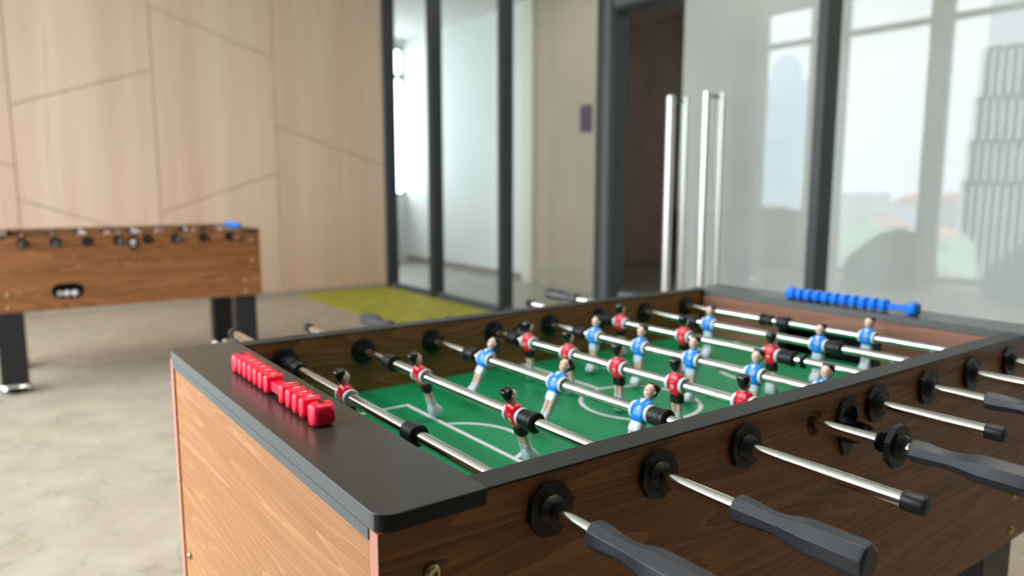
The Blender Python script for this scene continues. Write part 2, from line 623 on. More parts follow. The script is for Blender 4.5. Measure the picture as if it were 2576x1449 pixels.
struct('wall_corridor_pale', B(XC, XC + 0.12, -3.2, 4.10, 0, ZCC), mat('pale_grey_wall', (0.66, 0.66, 0.64), 0.7, var=(1.5, 0.03)), label='pale corridor wall right of the dark lobby')
struct('wall_corridor_end', B(XG, XC + 0.3, -3.3, -3.2, 0, ZCC), white_wall, label='end wall of the corridor')
struct('wall_lobby', B(6.68, 6.80, 3.4, 9.5, 0, ZCC), stone_wall, label='dark stone wall of the lobby')
struct('wall_lobby_right', B(XC + 0.12, 6.68, 3.3, 3.4, 0, ZCC), stone_wall, label='dark side wall of the lobby')
struct('wall_lobby_left', B(XC + 0.12, 6.68, 8.0, 8.1, 0, ZCC), stone_wall, label='dark far side wall of the lobby')
struct('baseboard_corridor', B(XC - 0.012, XC, 6.45, 9.3, 0, 0.09), mat('taupe_skirting', (0.30, 0.28, 0.24), 0.5), label='taupe skirting under the white corridor wall')
struct('wall_corridor_side', B(XG - 0.12, XG, YW + 0.1, 9.45, 0, ZC), white_wall, label='corridor side wall beyond the oak wall')
ce = empty('wall_corridor_window_end', (0, 0, 0))
tag(ce, label='corridor end wall holding a tall window', kind='structure')
for nm, x0, x1, z0, z1 in (('wall_section', XG, 3.62, 0, ZCC), ('parapet', 3.62, XC, 0, 0.96), ('lintel', 3.62, XC, 3.06, ZCC)):
    obj(nm, B(x0, x1, 9.3, 9.45, z0, z1), white_wall, ce)
w7 = empty('window_6', (0, 0, 0))
tag(w7, label='bright tall window at the corridor end', kind='structure')
for x0, x1, z0, z1 in ((3.62, 3.66, 0.96, 3.06), (4.785, XC, 0.96, 3.06), (3.66, 4.785, 0.96, 1.0), (3.66, 4.785, 3.02, 3.06), (3.66, 4.785, 2.62, 2.68), (4.16, 4.21, 1.0, 2.62)):
    obj('frame_bar', B(x0, x1, 9.34, 9.40, z0, z1), fr_g, w7)
for x0, x1, z0, z1 in ((3.66, 4.16, 1.0, 2.62), (4.21, 4.785, 1.0, 2.62), (3.66, 4.785, 2.68, 3.02)):
    obj('pane', B(x0, x1, 9.365, 9.373, z0, z1), glass_m, w7)
for i, yy in enumerate((5.3, 3.2, 1.0, -1.2)):         # fill panels added out of view to brighten the corridor
    lt = empty('corridor_fill_panel', (4.05, yy, ZCC))
    tag(lt, 'square white fill panel added on the corridor ceiling, %s from the end window' % ('nearest', 'second', 'third', 'furthest')[i], 'fill light', 'added corridor fill panels')
    obj('frame', B(-0.31, 0.31, -0.31, 0.31, -0.025, -0.002, 0.004), white_wall, lt)
    obj('diffuser', B(-0.28, 0.28, -0.28, 0.28, -0.03, -0.024), mat('corridor_fill_diffuser', (1.0, 0.96, 0.88), 0.5, emit=2.2), lt)

for i, (xx, yy) in enumerate(((0.35, 0.3), (1.75, 0.3))):     # unseen panels added to light the table from above
    lt = empty('top_fill_panel', (xx, yy, ZC))
    tag(lt, 'square warm white fill panel added above the %s of the foreground table' % ('middle', 'blue end')[i], 'fill light', 'added games room fill panels')
    obj('frame', B(-0.33, 0.33, -0.33, 0.33, -0.025, -0.002, 0.004), white_wall, lt)
    obj('diffuser', B(-0.30, 0.30, -0.30, 0.30, -0.032, -0.024), mat('top_fill_diffuser', (1.0, 0.93, 0.82), 0.5, emit=8.0), lt)

sg = empty('wall_sign', (XC, 5.375, 0.945 + Z0))
tag(sg, 'small dark violet-blue sign plate on the beige corridor wall', 'sign')
obj('sign_plate', B(-0.018, -0.001, -0.085, 0.085, -0.135, 0.135, 0.004), mat('violet_blue_sign', (0.012, 0.009, 0.055), 0.4), sg)
lp = empty('pendant_lamp', (5.4, 5.48, ZCC))
tag(lp, 'small round warm pendant lamp hanging in the dark lobby', 'lamp')
obj('cord', lathe(bmesh.new(), [(-0.24, 0.004), (-0.004, 0.004)], 'z', 8), plas, lp, smooth=40)
bm = bmesh.new()
bmesh.ops.create_uvsphere(bm, u_segments=20, v_segments=12, radius=0.05)
obj('globe', bm, mat('warm_opal_globe', (1.0, 0.72, 0.5), 0.4, emit=0.9), lp, (0, 0, -0.28), smooth=60)

# ---- green mat in the corner
bm = B(2.25, XG - 0.075, 4.15, YW - 0.015, 0.001, 0.012, 0.004)
mt_ = mat('moss_green_mat', (0.44, 0.41, 0.040), 0.9, bump=(260, 0.9), var=(7, 0.22))
tag(obj('floor_mat', bm, mt_), 'moss green mat on the floor in the corner by the glass', 'mat')

# ================================================================== FOOTBALL TABLES
XA, XB = -0.1706, 1.2386           # outer ends
WI0, WI1 = 0.034, 0.746            # inner faces of the long walls
WO = 0.78                          # outer face of the far long wall
CI0, CI1 = -0.0638, 1.1318         # inner edges of the end caps
ZR, ZF, ZB = -0.040, -0.119, -0.407
ROD = [0.009 + 0.15 * i for i in range(8)]
XM, YM = 0.534, 0.39
SLOT = (0.13, 0.27, -0.342, -0.272)


def octa(cx, cz, r, ph):
    return ring_poly(cx, cz, r, 8, ph)


def bearing_plate(y, out, x, ph, parent, wall):
    """octagonal bearing flange on an outer wall; out = -1 / +1 is the side it looks to"""
    bm = prism(bmesh.new(), octa(0, 0, 0.0278, ph), 'y', 0, out * 0.0075)
    bevel_all(bm, 0.0012, 1)
    o = obj('bearing', bm, plas, parent, (x, y, ZR))
    hub = lathe(bmesh.new(), [(out * 0.0075, 0.0165), (out * 0.010, 0.0155), (out * 0.0145, 0.0118), (out * 0.0145, 0.0084), (out * 0.002, 0.0084)], 'y', 28, capped=False)
    obj('hub', hub, plas, o, smooth=30)
    return o


def inner_disc(y, out, x, parent):
    bm = lathe(bmesh.new(), [(0, 0.0245), (out * 0.0035, 0.0245), (out * 0.0065, 0.020), (out * 0.0075, 0.0125), (out * 0.0125, 0.0115), (out * 0.0125, 0.0084), (0, 0.0084)], 'y', 36, capped=False)
    return obj('bearing_disc', bm, plas, parent, (x, y, ZR), smooth=35)


def make_table(label):
    T = empty('football_table', (0, 0, Z0))
    tag(T, label, 'football table')
    # --- long walls: outer panel, inner liner, black top rail
    for side in (0, 1):
        y0, y1 = ((0.0, 0.016), (WO - 0.016, WO))[side]
        pg = [(XA, ZB), (XB, ZB), (XB, -0.0166), (CI1 + 0.0006, -0.0166), (CI1 + 0.0006, -0.0046), (CI0 - 0.0006, -0.0046), (CI0 - 0.0006, -0.0166), (XA, -0.0166)]
        p = obj('side_panel', prism(bmesh.new(), pg, 'y', y0, y1), wood_x, T)
        l0, l1 = ((0.0162, WI0), (WI1, WO - 0.0162))[side]
        ln = obj('side_liner', B(CI0 + 0.012, CI1 - 0.012, l0, l1, -0.16, -0.0046), wood_x, T)
        c = bmesh.new()
        for x in ROD:
            prism(c, ring_poly(x, ZR, 0.0172, 28), 'y', y0 - 0.05, y1 + 0.05)
        prism(c, ring_poly(XM, -0.052, 0.0195, 28), 'y', y0 - 0.05, y1 + 0.05)
        c2 = c.copy()
        if side == 0:
            prism(c, stadium(*SLOT), 'y', y0 - 0.05, y1 + 0.05)
        cut(p, c)
        cut(ln, c2)
        tr = B(CI0 + 0.0005, CI1 - 0.0005, (0, WI1 - 0.0005)[side], (WI0 + 0.0005, WO)[side], -0.0045, -0.002, 0.0006)
        obj('top_rail', tr, rail_m, T)
        # veneered ends of the long panel show as a pink band
        for xe, s in ((XA, -1), (XB, 1)):
            obj('edge_band', B(min(xe, xe + s * 0.0008), max(xe, xe + s * 0.0008), y0 + 0.0004, y1 - 0.0004, ZB, -0.0168), wood_edge, T)
    # --- ends
    for e_ in (0, 1):
        x0, x1 = ((XA + 0.002, XA + 0.018), (XB - 0.018, XB - 0.002))[e_]
        obj('end_panel', B(x0, x1, 0.0162, WO - 0.0162, ZB, -0.0272), wood_y_lit, T)
        # cap slab with rounded outer corners
        a, b_ = ((XA - 0.002, CI0), (CI1, XB + 0.002))[e_]
        bm = B(a, b_, -0.0044, WO + 0.0044, -0.0162, 0)
        ver = [q for q in bm.edges if abs(q.verts[0].co.z - q.verts[1].co.z) > 0.01 and abs(q.verts[0].co.x - (a if e_ == 0 else b_)) < 1e-5]
        bmesh.ops.bevel(bm, geom=ver, offset=0.019, segments=8, affect='EDGES', profile=0.5)
        ver = [q for q in bm.edges if abs(q.verts[0].co.z - q.verts[1].co.z) > 0.01 and abs(q.verts[0].co.x - (b_ if e_ == 0 else a)) < 1e-5]
        bmesh.ops.bevel(bm, geom=ver, offset=0.004, segments=3, affect='EDGES', profile=0.5)
        bevel_all(bm, 0.0007, 1, 50)
        cp = obj('end_cap', bm, black_lam, T, smooth=30)
        cp.data.materials.append(black_edge_lit)
        cp.data.materials.append(plas)
        for f in cp.data.polygons:
            if abs(f.normal.x) > 0.9:
                f.material_index = 1
            elif abs(f.normal.z) < 0.3:
                f.material_index = 2  # long-side edges painted near black for their shade
        obj('cap_fascia', B(*((XA - 0.002, XA + 0.02) if e_ == 0 else (XB - 0.02, XB + 0.002)), 0.0165, WO - 0.0165, -0.0270, -0.0163), black_edge_lit, T)
        # inner end wall with the goal mouth
        xi0, xi1 = ((CI0 - 0.014, CI0 + 0.004), (CI1 - 0.004, CI1 + 0.014))[e_]
        gy0, gy1, gz = YM - 0.113, YM + 0.113, -0.060
        ew = obj('inner_end_wall', B(xi0, xi1, WI0, WI1, -0.16, -0.0165), wood_in, T)
        c = B(xi0 - 0.03, xi1 + 0.03, gy0, gy1, ZF - 0.06, gz)
        cut(ew, c)
        fx = (xi1, xi1 + 0.003) if e_ == 0 else (xi0 - 0.003, xi0)
        gf = obj('goal_frame', B(*fx, gy0 - 0.012, gy1 + 0.012, gz, gz + 0.012, 0.001), plas, T)
        obj('goal_post', B(*fx, gy0 - 0.012, gy0, ZF, gz, 0.001), plas, gf)
        obj('goal_post', B(*fx, gy1, gy1 + 0.012, ZF, gz, 0.001), plas, gf)
        gb = (xi0 - 0.075, xi0 - 0.07) if e_ == 0 else (xi1 + 0.07, xi1 + 0.075)
        gx = sorted((xi0 if e_ == 0 else xi1, gb[1] if e_ == 0 else gb[0]))
        gbx = B(*gx, gy0 - 0.01, gy1 + 0.01, ZF - 0.05, gz + 0.005)
        gbx.faces.ensure_lookup_table()
        fc = max(gbx.faces, key=lambda f: f.calc_center_median().x * (1 if e_ == 0 else -1))
        gbx.faces.remove(fc)
        obj('goal_box', gbx, plas, T)
    # --- playing field and its markings
    obj('playfield', B(CI0 + 0.004, CI1 - 0.004, WI0 - 0.002, WI1 + 0.002, ZF - 0.012, ZF), field_m, T)
    zl0, zl1 = ZF, ZF + 0.0004

    def line(x0, x1, y0, y1):
        obj('field_line', B(x0, x1, y0, y1, zl0, zl1), white_line, T)

    def arc(cx, cy, r, a0, a1, wd=0.0075, n_=40):
        bm = bmesh.new()
        pts = []
        for k in range(n_ + 1):
            a = a0 + (a1 - a0) * k / n_
            pts.append((bm.verts.new((cx + (r - wd / 2) * math.cos(a), cy + (r - wd / 2) * math.sin(a), zl1)),
                        bm.verts.new((cx + (r + wd / 2) * math.cos(a), cy + (r + wd / 2) * math.sin(a), zl1))))
        for k in range(n_):
            bm.faces.new((pts[k][0], pts[k][1], pts[k + 1][1], pts[k + 1][0]))
        r_ = bmesh.ops.extrude_face_region(bm, geom=bm.faces[:])
        for v in r_['geom']:
            if isinstance(v, bmesh.types.BMVert):
                v.co.z = zl0 - 0.0003
        obj('field_line', bm, white_line, T)
    lw = 0.0075
    for s in (1, -1):
        X = lambda v: XM + s * (v - XM)

        def ln(x0, x1, y0, y1):
            a, c = sorted((X(x0), X(x1)))
            line(a, c, y0, y1)
        ln(0.183 - lw / 2, 0.183 + lw / 2, YM - 0.232, YM + 0.232)
        ln(CI0 + 0.01, 0.183 - lw / 2, YM - 0.232, YM - 0.232 + lw)
        ln(CI0 + 0.01, 0.183 - lw / 2, YM + 0.232 - lw, YM + 0.232)
        aa = math.asin(0.095 / 0.101)
        if s == 1:
            arc(0.150, YM, 0.101, -1.22, 1.22)
        else:
            arc(X(0.150), YM, 0.101, math.pi - 1.22, math.pi + 1.22)
    line(XM - lw / 2, XM + lw / 2, WI0, YM - 0.107)
    line(XM - lw / 2, XM + lw / 2, YM + 0.107, WI1)
    arc(XM, YM, 0.107, 0, 2 * math.pi, n_=64)
    # --- cabinet bottom, legs
    obj('cabinet_floor', B(XA + 0.02, XB - 0.02, 0.0165, WO - 0.0165, ZB + 0.004, ZB + 0.016), leg_m, T)
    for x in (-0.075, 1.142):
        for y in (0.0165, WO - 0.0165 - 0.1):
            bm = bmesh.new()
            s = 1 if x > 0 else -1
            bm = B(x - 0.064, x + 0.064, y, y + 0.1, -0.80, ZB + 0.003, 0.003)
            lg = obj('leg', bm, leg_m, T)
            bm = loft(bmesh.new(), [(x, y + 0.05, -0.801, 0.07, 0.056, 5), (x, y + 0.05, -0.806, 0.078, 0.062, 4), (x, y + 0.05, -0.822, 0.082, 0.066, 3.5), (x, y + 0.05, -0.832, 0.05, 0.045, 2.5), (x, y + 0.05, -0.834, 0.02, 0.02, 2)], 24)
            obj('foot_plate', bm, chrome, lg, smooth=40)
            bm = lathe(bmesh.new(), [(-0.849, 0.036), (-0.842, 0.038), (-0.836, 0.03), (-0.829, 0.012)], 'z', 20, x, y + 0.05)
            obj('leveller', bm, rubber, lg, smooth=40)
    # --- bolts
    def bolt(x, y, z, d):
        bm = lathe(bmesh.new(), [(0, 0.0085), (d[1] * 0.003, 0.0082), (d[1] * 0.0055, 0.0055), (d[1] * 0.0055, 0.0035), (d[1] * 0.003, 0.003)], 'y', 18) if d[1] else \
            lathe(bmesh.new(), [(0, 0.0065), (d[0] * 0.003, 0.0062), (d[0] * 0.0055, 0.0042), (d[0] * 0.0055, 0.0026), (d[0] * 0.003, 0.0022)], 'x', 18)
        obj('bolt', bm, brass, T, (x, y, z), smooth=40)
    for x in (-0.121, 1.189):
        for z in (-0.065, -0.19):
            bolt(x, 0.0, z, (0, -1))
            bolt(x, WO, z, (0, 1))
    for x in (-0.075, 1.142):
        for z in (-0.312, -0.382):
            bolt(x, 0.0, z, (0, -1))
            bolt(x, WO, z, (0, 1))
    for y in (0.07, WO - 0.055):
        for z in (-0.342,):
            bolt(XA + 0.002, y, z, (-1, 0))
            bolt(XB - 0.002, y, z, (1, 0))
    # --- bearings on both walls (the fourth one on the near wall has worked loose and rides on its rod)
    phs = [0.25, 0.12, 0.0, 0, 0.3, 0.2, 0.1, 0.3]
    for i, x in enumerate(ROD):
        if not (i == 3):
            bearing_plate(0, -1, x, phs[i], T, 0)
        bearing_plate(WO, 1, x, phs[-i], T, 0)
        inner_disc(WI1, -1, x, T)
        if i != 3:
            inner_disc(WI0, 1, x, T)
    # --- ball entry cups on both long walls: shield-shaped flange, open scoop with ribs
    for yw, s in ((0.0, -1), (WO, 1)):
        cup = empty('ball_entry_cup', (XM, yw, -0.052), T)
        pts = [(0.0265 * math.cos(R(a)), 0.0285 * math.sin(R(a)) + 0.004) for a in range(-25, 206, 11)]
        pts += [(-0.0125, -0.036), (-0.006, -0.047), (0.006, -0.047), (0.0125, -0.036)]
        bm = prism(bmesh.new(), pts, 'y', 0, s * 0.006)
        bevel_all(bm, 0.0012, 1)
        fl = obj('flange', bm, plas, cup)
        c = prism(bmesh.new(), ring_poly(0, 0.004, 0.0195, 24), 'y', s * -0.02, s * 0.02)
        cut(fl, c)
        bm = bmesh.new()                                          # quarter-bowl scoop
        n1_, n2_ = 14, 7
        grid = []
        for i in range(n1_ + 1):
            a = math.pi * i / n1_                                  # along the half rim
            row = []
            for j in range(n2_ + 1):
                bb = (math.pi / 2) * j / n2_
                row.append((0.027 * math.cos(a) * math.cos(bb), s * (0.006 + 0.033 * math.sin(a) * math.cos(bb)), -0.004 - 0.025 * math.sin(bb)))
            grid.append(row)
        vv = [[bm.verts.new(q) for q in row] for row in grid]
        for i in range(n1_):
            for j in range(n2_):
                try:
                    bm.faces.new((vv[i][j], vv[i + 1][j], vv[i + 1][j + 1], vv[i][j + 1]))
                except ValueError:
                    pass
        bmesh.ops.remove_doubles(bm, verts=bm.verts, dist=1e-5)
        bmesh.ops.solidify(bm, geom=bm.faces[:], thickness=0.0022)
        obj('scoop', bm, plas, cup, smooth=40)
        for k in range(5):
            x = -0.016 + 0.008 * k
            obj('rib', B(x - 0.0011, x + 0.0011, *sorted((s * 0.0055, -s * 0.010)), -0.016, -0.0075 + 0.001 * (k % 2)), rubber, cup)
        tb = lathe(bmesh.new(), [(-s * 0.03375, 0.0225), (-s * 0.0365, 0.0225), (-s * 0.0365, 0.0185), (s * 0.004, 0.0185), (s * 0.004, 0.0193), (-s * 0.03375, 0.0193), (-s * 0.03375, 0.0225)], 'y', 28, 0, 0.002, capped=False)
        obj('sleeve', tb, plas, cup, smooth=30)
    # --- ball return slot: black liner and tray behind the hole
    x0, x1, z0, z1 = SLOT
    sl = prism(bmesh.new(), stadium(x0 - 0.007, x1 + 0.007, z0 - 0.007, z1 + 0.007), 'y', -0.0025, 0.0005)
    sl = obj('slot_rim', sl, plas, T)
    cut(sl, prism(bmesh.new(), stadium(x0 + 0.001, x1 - 0.001, z0 + 0.001, z1 - 0.001), 'y', -0.02, 0.02))
    tr = B(x0 - 0.004, x1 + 0.004, 0.0163, 0.10, z0 - 0.002, z1 + 0.004)
    fc = min(tr.faces, key=lambda f: f.calc_center_median().y)
    tr.faces.remove(fc)
    obj('ball_tray', tr, plas, T)
    return T


# ------------------------------------------------------------------ players
def dotted(bm, poly, axis, a, b_):
    return prism(bm, poly, axis, a, b_)


def make_player(kind):
    """kind 'red' / 'blue': faces +x, rod runs through the chest along y, origin on the rod axis"""
    P = empty('player')
    sh, so = (shirt_red, pl_black) if kind == 'red' else (shirt_blue, pl_white)
    bm = loft(bmesh.new(), [
        (0.0005, 0, -0.0165, 0.0075, 0.0102, 3), (0.0006, 0, -0.0150, 0.0086, 0.0114, 3), (0.0008, 0, -0.0085, 0.0108, 0.0122, 2.8), (0.0008, 0, 0.0, 0.0122, 0.0130, 2.6),
        (0.0004, 0, 0.0075, 0.0114, 0.0136, 2.6), (-0.0004, 0, 0.0130, 0.0092, 0.0134, 2.4), (-0.0008, 0, 0.0165, 0.0072, 0.0112, 2.2),
        (-0.0008, 0, 0.0185, 0.0056, 0.0070, 2), (-0.0008, 0, 0.0192, 0.0046, 0.0048, 2)], 28)
    st = obj('shirt', bm, sh, P, smooth=60)
    # white sleeve rings where the rod leaves the body
    for s in (-1, 1):
        bm = lathe(bmesh.new(), [(s * 0.0105, 0.0088), (s * 0.0118, 0.0122), (s * 0.0150, 0.0128), (s * 0.0168, 0.0118), (s * 0.0170, 0.0098), (s * 0.0170, 0.0082)], 'y', 28, 0.0002, 0.0005)
        obj('sleeve', bm, pl_white, P, smooth=40)
    # neck and head
    bm = loft(bmesh.new(), [(-0.0008, 0, 0.0170, 0.0046, 0.0050), (-0.0004, 0, 0.0192, 0.0042, 0.0044), (0.0004, 0, 0.0210, 0.0050, 0.0048), (0.0010, 0, 0.0228, 0.0066, 0.0058),
                            (0.0012, 0, 0.0252, 0.0076, 0.0069), (0.0010, 0, 0.0285, 0.0082, 0.0076), (0.0006, 0, 0.0320, 0.0084, 0.0080), (0.0, 0, 0.0355, 0.0080, 0.0078),
                            (-0.0006, 0, 0.0387, 0.0066, 0.0066), (-0.0010, 0, 0.0406, 0.0042, 0.0044), (-0.0010, 0, 0.0413, 0.0014, 0.0014)], 24)
    hd = obj('head', bm, pl_skin, P, smooth=70)
    bm = loft(bmesh.new(), [(0.0088, 0, 0.0276, 0.0011, 0.0012), (0.0097, 0, 0.0284, 0.0018, 0.0016), (0.0090, 0, 0.0305, 0.0012, 0.0010), (0.0081, 0, 0.0332, 0.0008, 0.0007)], 10)
    obj('nose', bm, pl_skin, hd, smooth=70)
    bm = loft(bmesh.new(), [(0.0082, 0, 0.0245, 0.0009, 0.0022), (0.0087, 0, 0.0252, 0.0009, 0.0026), (0.0087, 0, 0.0259, 0.0007, 0.0024)], 10)
    obj('mouth', bm, pl_skin, hd, smooth=70)
    for s in (-1, 1):
        bm = loft(bmesh.new(), [(0.0074, s * 0.0030, 0.0327, 0.0011, 0.0021), (0.0082, s * 0.0030, 0.0335, 0.0010, 0.0024), (0.0072, s * 0.0031, 0.0343, 0.0009, 0.0021)], 10)
        obj('brow', bm, pl_skin, hd, smooth=70)
        bm = loft(bmesh.new(), [(-0.0004, s * 0.0076, 0.0268, 0.0008, 0.0007), (-0.0008, s * 0.0081, 0.0288, 0.0016, 0.0010), (-0.0010, s * 0.0084, 0.0312, 0.0018, 0.0011), (-0.0008, s * 0.0081, 0.0324, 0.0010, 0.0007)], 10)
        obj('ear', bm, pl_skin, hd, smooth=70)
    # hair: a sculpted cap swept to a square crown, with combed ridges, pointed at the nape
    bm = loft(bmesh.new(), [(-0.0046, 0, 0.0200, 0.0020, 0.0022), (-0.0050, 0, 0.0232, 0.0036, 0.0050, 2.3), (-0.0050, 0, 0.0275, 0.0054, 0.0074, 2.6), (-0.0044, 0, 0.0325, 0.0070, 0.0086, 2.8),
                            (-0.0040, 0, 0.0370, 0.0082, 0.0089, 3.2), (-0.0038, 0, 0.0400, 0.0084, 0.0086, 3.6), (-0.0038, 0, 0.0418, 0.0074, 0.0076, 3.6)], 32)
    hr = obj('hair', bm, pl_hair, P, smooth=60)
    for k in range(5):
        yy = -0.0058 + 0.0029 * k
        bm = lathe(bmesh.new(), [(-0.0112, 0.0004), (-0.0102, 0.0010), (0.0016, 0.0011), (0.0032, 0.0005)], 'x', 8, yy, 0.0415)
        obj('hair_ridge', bm, pl_hair, hr, smooth=60)
    # shorts
    bm = loft(bmesh.new(), [(0.0003, 0, -0.0300, 0.0074, 0.0108, 3.2), (0.0003, 0, -0.0285, 0.0079, 0.0112, 3.2), (0.0004, 0, -0.0200, 0.0082, 0.0112, 3), (0.0005, 0, -0.0150, 0.0078, 0.0106, 3)], 26)
    obj('shorts', bm, so, P, smooth=50)
    # legs and boots
    for s in (-1, 1):
        yy = s * 0.0050
        bm = loft(bmesh.new(), [(0.0002, yy, -0.0480, 0.0046, 0.0040), (0.0003, yy, -0.0440, 0.0048, 0.0042), (0.0006, yy, -0.0395, 0.0050, 0.0043), (0.0004, yy, -0.0340, 0.0054, 0.0047), (0.0003, yy, -0.0285, 0.0056, 0.0049)], 18)
        lg = obj('leg', bm, pl_skin, P, smooth=60)
        bm = loft(bmesh.new(), [(0.0012, yy * 1.02, -0.0570, 0.0058, 0.0048, 2.4), (0.0004, yy, -0.0525, 0.0055, 0.0047), (0.0002, yy, -0.0480, 0.0055, 0.0046), (0.0002, yy, -0.0462, 0.0053, 0.0045), (0.0002, yy, -0.0460, 0.0045, 0.0039)], 18)
        obj('sock', bm, pl_white, lg, smooth=60)
    bm = loft(bmesh.new(), [(0.0030, 0, -0.0745, 0.0092, 0.0100, 4), (0.0032, 0, -0.0730, 0.0104, 0.0110, 4), (0.0030, 0, -0.0670, 0.0104, 0.0112, 4), (0.0020, 0, -0.0610, 0.0086, 0.0106, 3.4),
                            (0.0012, 0, -0.0565, 0.0064, 0.0098, 3), (0.0010, 0, -0.0545, 0.0052, 0.0090, 3)], 28)
    obj('boot_block', bm, pl_white, P, smooth=50)
    # collar, crest and breast mark
    if kind == 'blue':
        bm = prism(bmesh.new(), [(-0.0048, 0.0172), (0.0048, 0.0172), (0.0006, 0.0098), (-0.0006, 0.0098)], 'x', 0.0066, 0.0112)
        for v in bm.verts:                                        # lay the V along the sloping chest
            if v.co.x > 0.008:
                v.co.x -= (v.co.z - 0.0098) * 0.52
        obj('collar', bm, pl_white, st, smooth=30)
        fx = 0.0128
        pts = ring_poly(0.0025, 0.0028, 0.0029, 14)
        cr = obj('crest', prism(bmesh.new(), pts, 'x', fx - 0.0022, fx + 0.0003), crest_m, st)
        for (u, v) in ((0.0016, 0.0040), (0.0034, 0.0018), (0.0026, 0.0030)):
            obj('crest_mark', prism(bmesh.new(), ring_poly(u, v, 0.00075, 8), 'x', fx, fx + 0.0006), crest_d, cr)
        sw = [(0.0036, -0.0048), (0.0020, -0.0064), (-0.0006, -0.0062), (-0.0052, -0.0030), (-0.0010, -0.0052), (0.0014, -0.0054)]
        obj('breast_mark', prism(bmesh.new(), sw, 'x', 0.0100, 0.0126), swoosh_m, st)
    else:
        bm = lathe(bmesh.new(), [(0.0170, 0.0054), (0.0186, 0.0058), (0.0194, 0.0046)], 'z', 20, -0.0008, 0)
        obj('collar', bm, pl_white, st, smooth=40)
        fx = -0.0110
        pts = [(-0.0026, 0.0010), (0.0026, 0.0010), (0.0026, -0.0028), (0.0, -0.0062), (-0.0026, -0.0028)]
        cr = obj('crest', prism(bmesh.new(), pts, 'x', fx - 0.0008, fx + 0.0025), crest_m, st)
        for (u, v) in ((-0.0010, -0.0006), (0.0010, -0.0024), (0.0, -0.0040)):
            obj('crest_mark', prism(bmesh.new(), ring_poly(u, v, 0.0007, 8), 'x', fx - 0.0011, fx), crest_d, cr)
        sw = [(0.0046, 0.0068), (0.0020, 0.0054), (-0.0012, 0.0058), (-0.0050, 0.0078), (-0.0010, 0.0066), (0.0018, 0.0062)]
        obj('back_mark', prism(bmesh.new(), sw, 'x', -0.0112, -0.0090), swoosh_r, st)
    return P


PROTO = {}


def player(kind, parent, y):
    """the first of a kind is built, the rest are copies sharing its meshes"""
    if kind not in PROTO:
        p = make_player(kind)
        PROTO[kind] = p
        c = p
        c.parent = parent
    else:
        c = copy_tree(PROTO[kind], parent)
    c.location = (0, y, 0)
    c.rotation_euler = (0, 0, 0 if kind == 'red' else math.pi)
    c['label'] = '%s-shirted toy footballer' % kind
    return c


def bumper(parent, y, flip):
    s = flip
    bm = lathe(bmesh.new(), [(-s * 0.0150, 0.0084), (-s * 0.0150, 0.0118), (-s * 0.0140, 0.0126), (s * 0.0055, 0.0132), (s * 0.0065, 0.0124), (s * 0.0078, 0.0124), (s * 0.0084, 0.0143), (s * 0.0138, 0.0145), (s * 0.0150, 0.0135), (s * 0.0150, 0.0084)], 'y', 32, capped=False)
    return obj('bumper', bm, rubber, parent, (0, y, 0), smooth=30)


def grip(parent, y, s, m_=None):
    """octagonal handle; s = -1 points to the near side"""
    prof = [(0, 0.0085), (0.0005, 0.0128), (0.002, 0.0140), (0.016, 0.0138), (0.030, 0.0120), (0.042, 0.0112), (0.054, 0.0122), (0.070, 0.0160), (0.080, 0.0170), (0.128, 0.0172), (0.132, 0.0160), (0.134, 0.0120)]
    bm = lathe(bmesh.new(), [(s * a, r) for a, r in prof], 'y', 8, phase=0.12)
    es = [e_ for e_ in bm.edges if abs(e_.verts[0].co.y - e_.verts[1].co.y) > 0.003]
    bmesh.ops.bevel(bm, geom=es, offset=0.0005, segments=1, affect='EDGES', profile=0.5)
    return obj('handle', bm, m_ or handle_m, parent, (0, y, 0), smooth=18)


def end_plug(parent, y, s):
    bm = lathe(bmesh.new(), [(-s * 0.020, 0.0082), (-s * 0.020, 0.0104), (s * 0.000, 0.0104), (s * 0.0022, 0.0094), (s * 0.003, 0.006)], 'y', 28)
    return obj('end_plug', bm, plas, parent, (0, y, 0), smooth=30)


RODS = [  # team, players y, bumpers (y, flip), near end y, far end y, handle side, tilt deg
    ('red', [0.478], [(0.712, 1), (0.680, 1), (0.272, -1)], -0.067, 1.065, -1, -10),
    ('red', [0.521, 0.258], [(0.632, -1), (0.226, -1)], -0.107, 1.030, -1, -19),
    ('blue', [0.553, 0.350, 0.166], [(0.600, 1), (0.134, -1)], -0.213, 0.925, 1, 28),
    ('red', [0.623, 0.500, 0.369, 0.238, 0.110], [(0.672, 1), (0.074, -1)], -0.127, 0.930, -1, -3),
    ('blue', [0.594, 0.464, 0.335, 0.202, 0.078], [(0.640, 1)], -0.167, 0.905, 0, 5),
    ('red', [0.672, 0.486, 0.276], [(0.716, 1), (0.243, -1)], -0.086, 1.020, -1, -2),
    ('blue', [0.544, 0.274], [(0.592, 1), (0.240, -1)], -0.130, 0.995, 1, 2),
    ('blue', [0.258], [(0.499, 1), (0.456, -1)], -0.270, 0.850, 1, 3),
]
ORD = ['first', 'second', 'third', 'fourth', 'fifth', 'sixth', 'seventh', 'eighth']
NUM = {1: 'one', 2: 'two', 3: 'three', 5: 'five'}


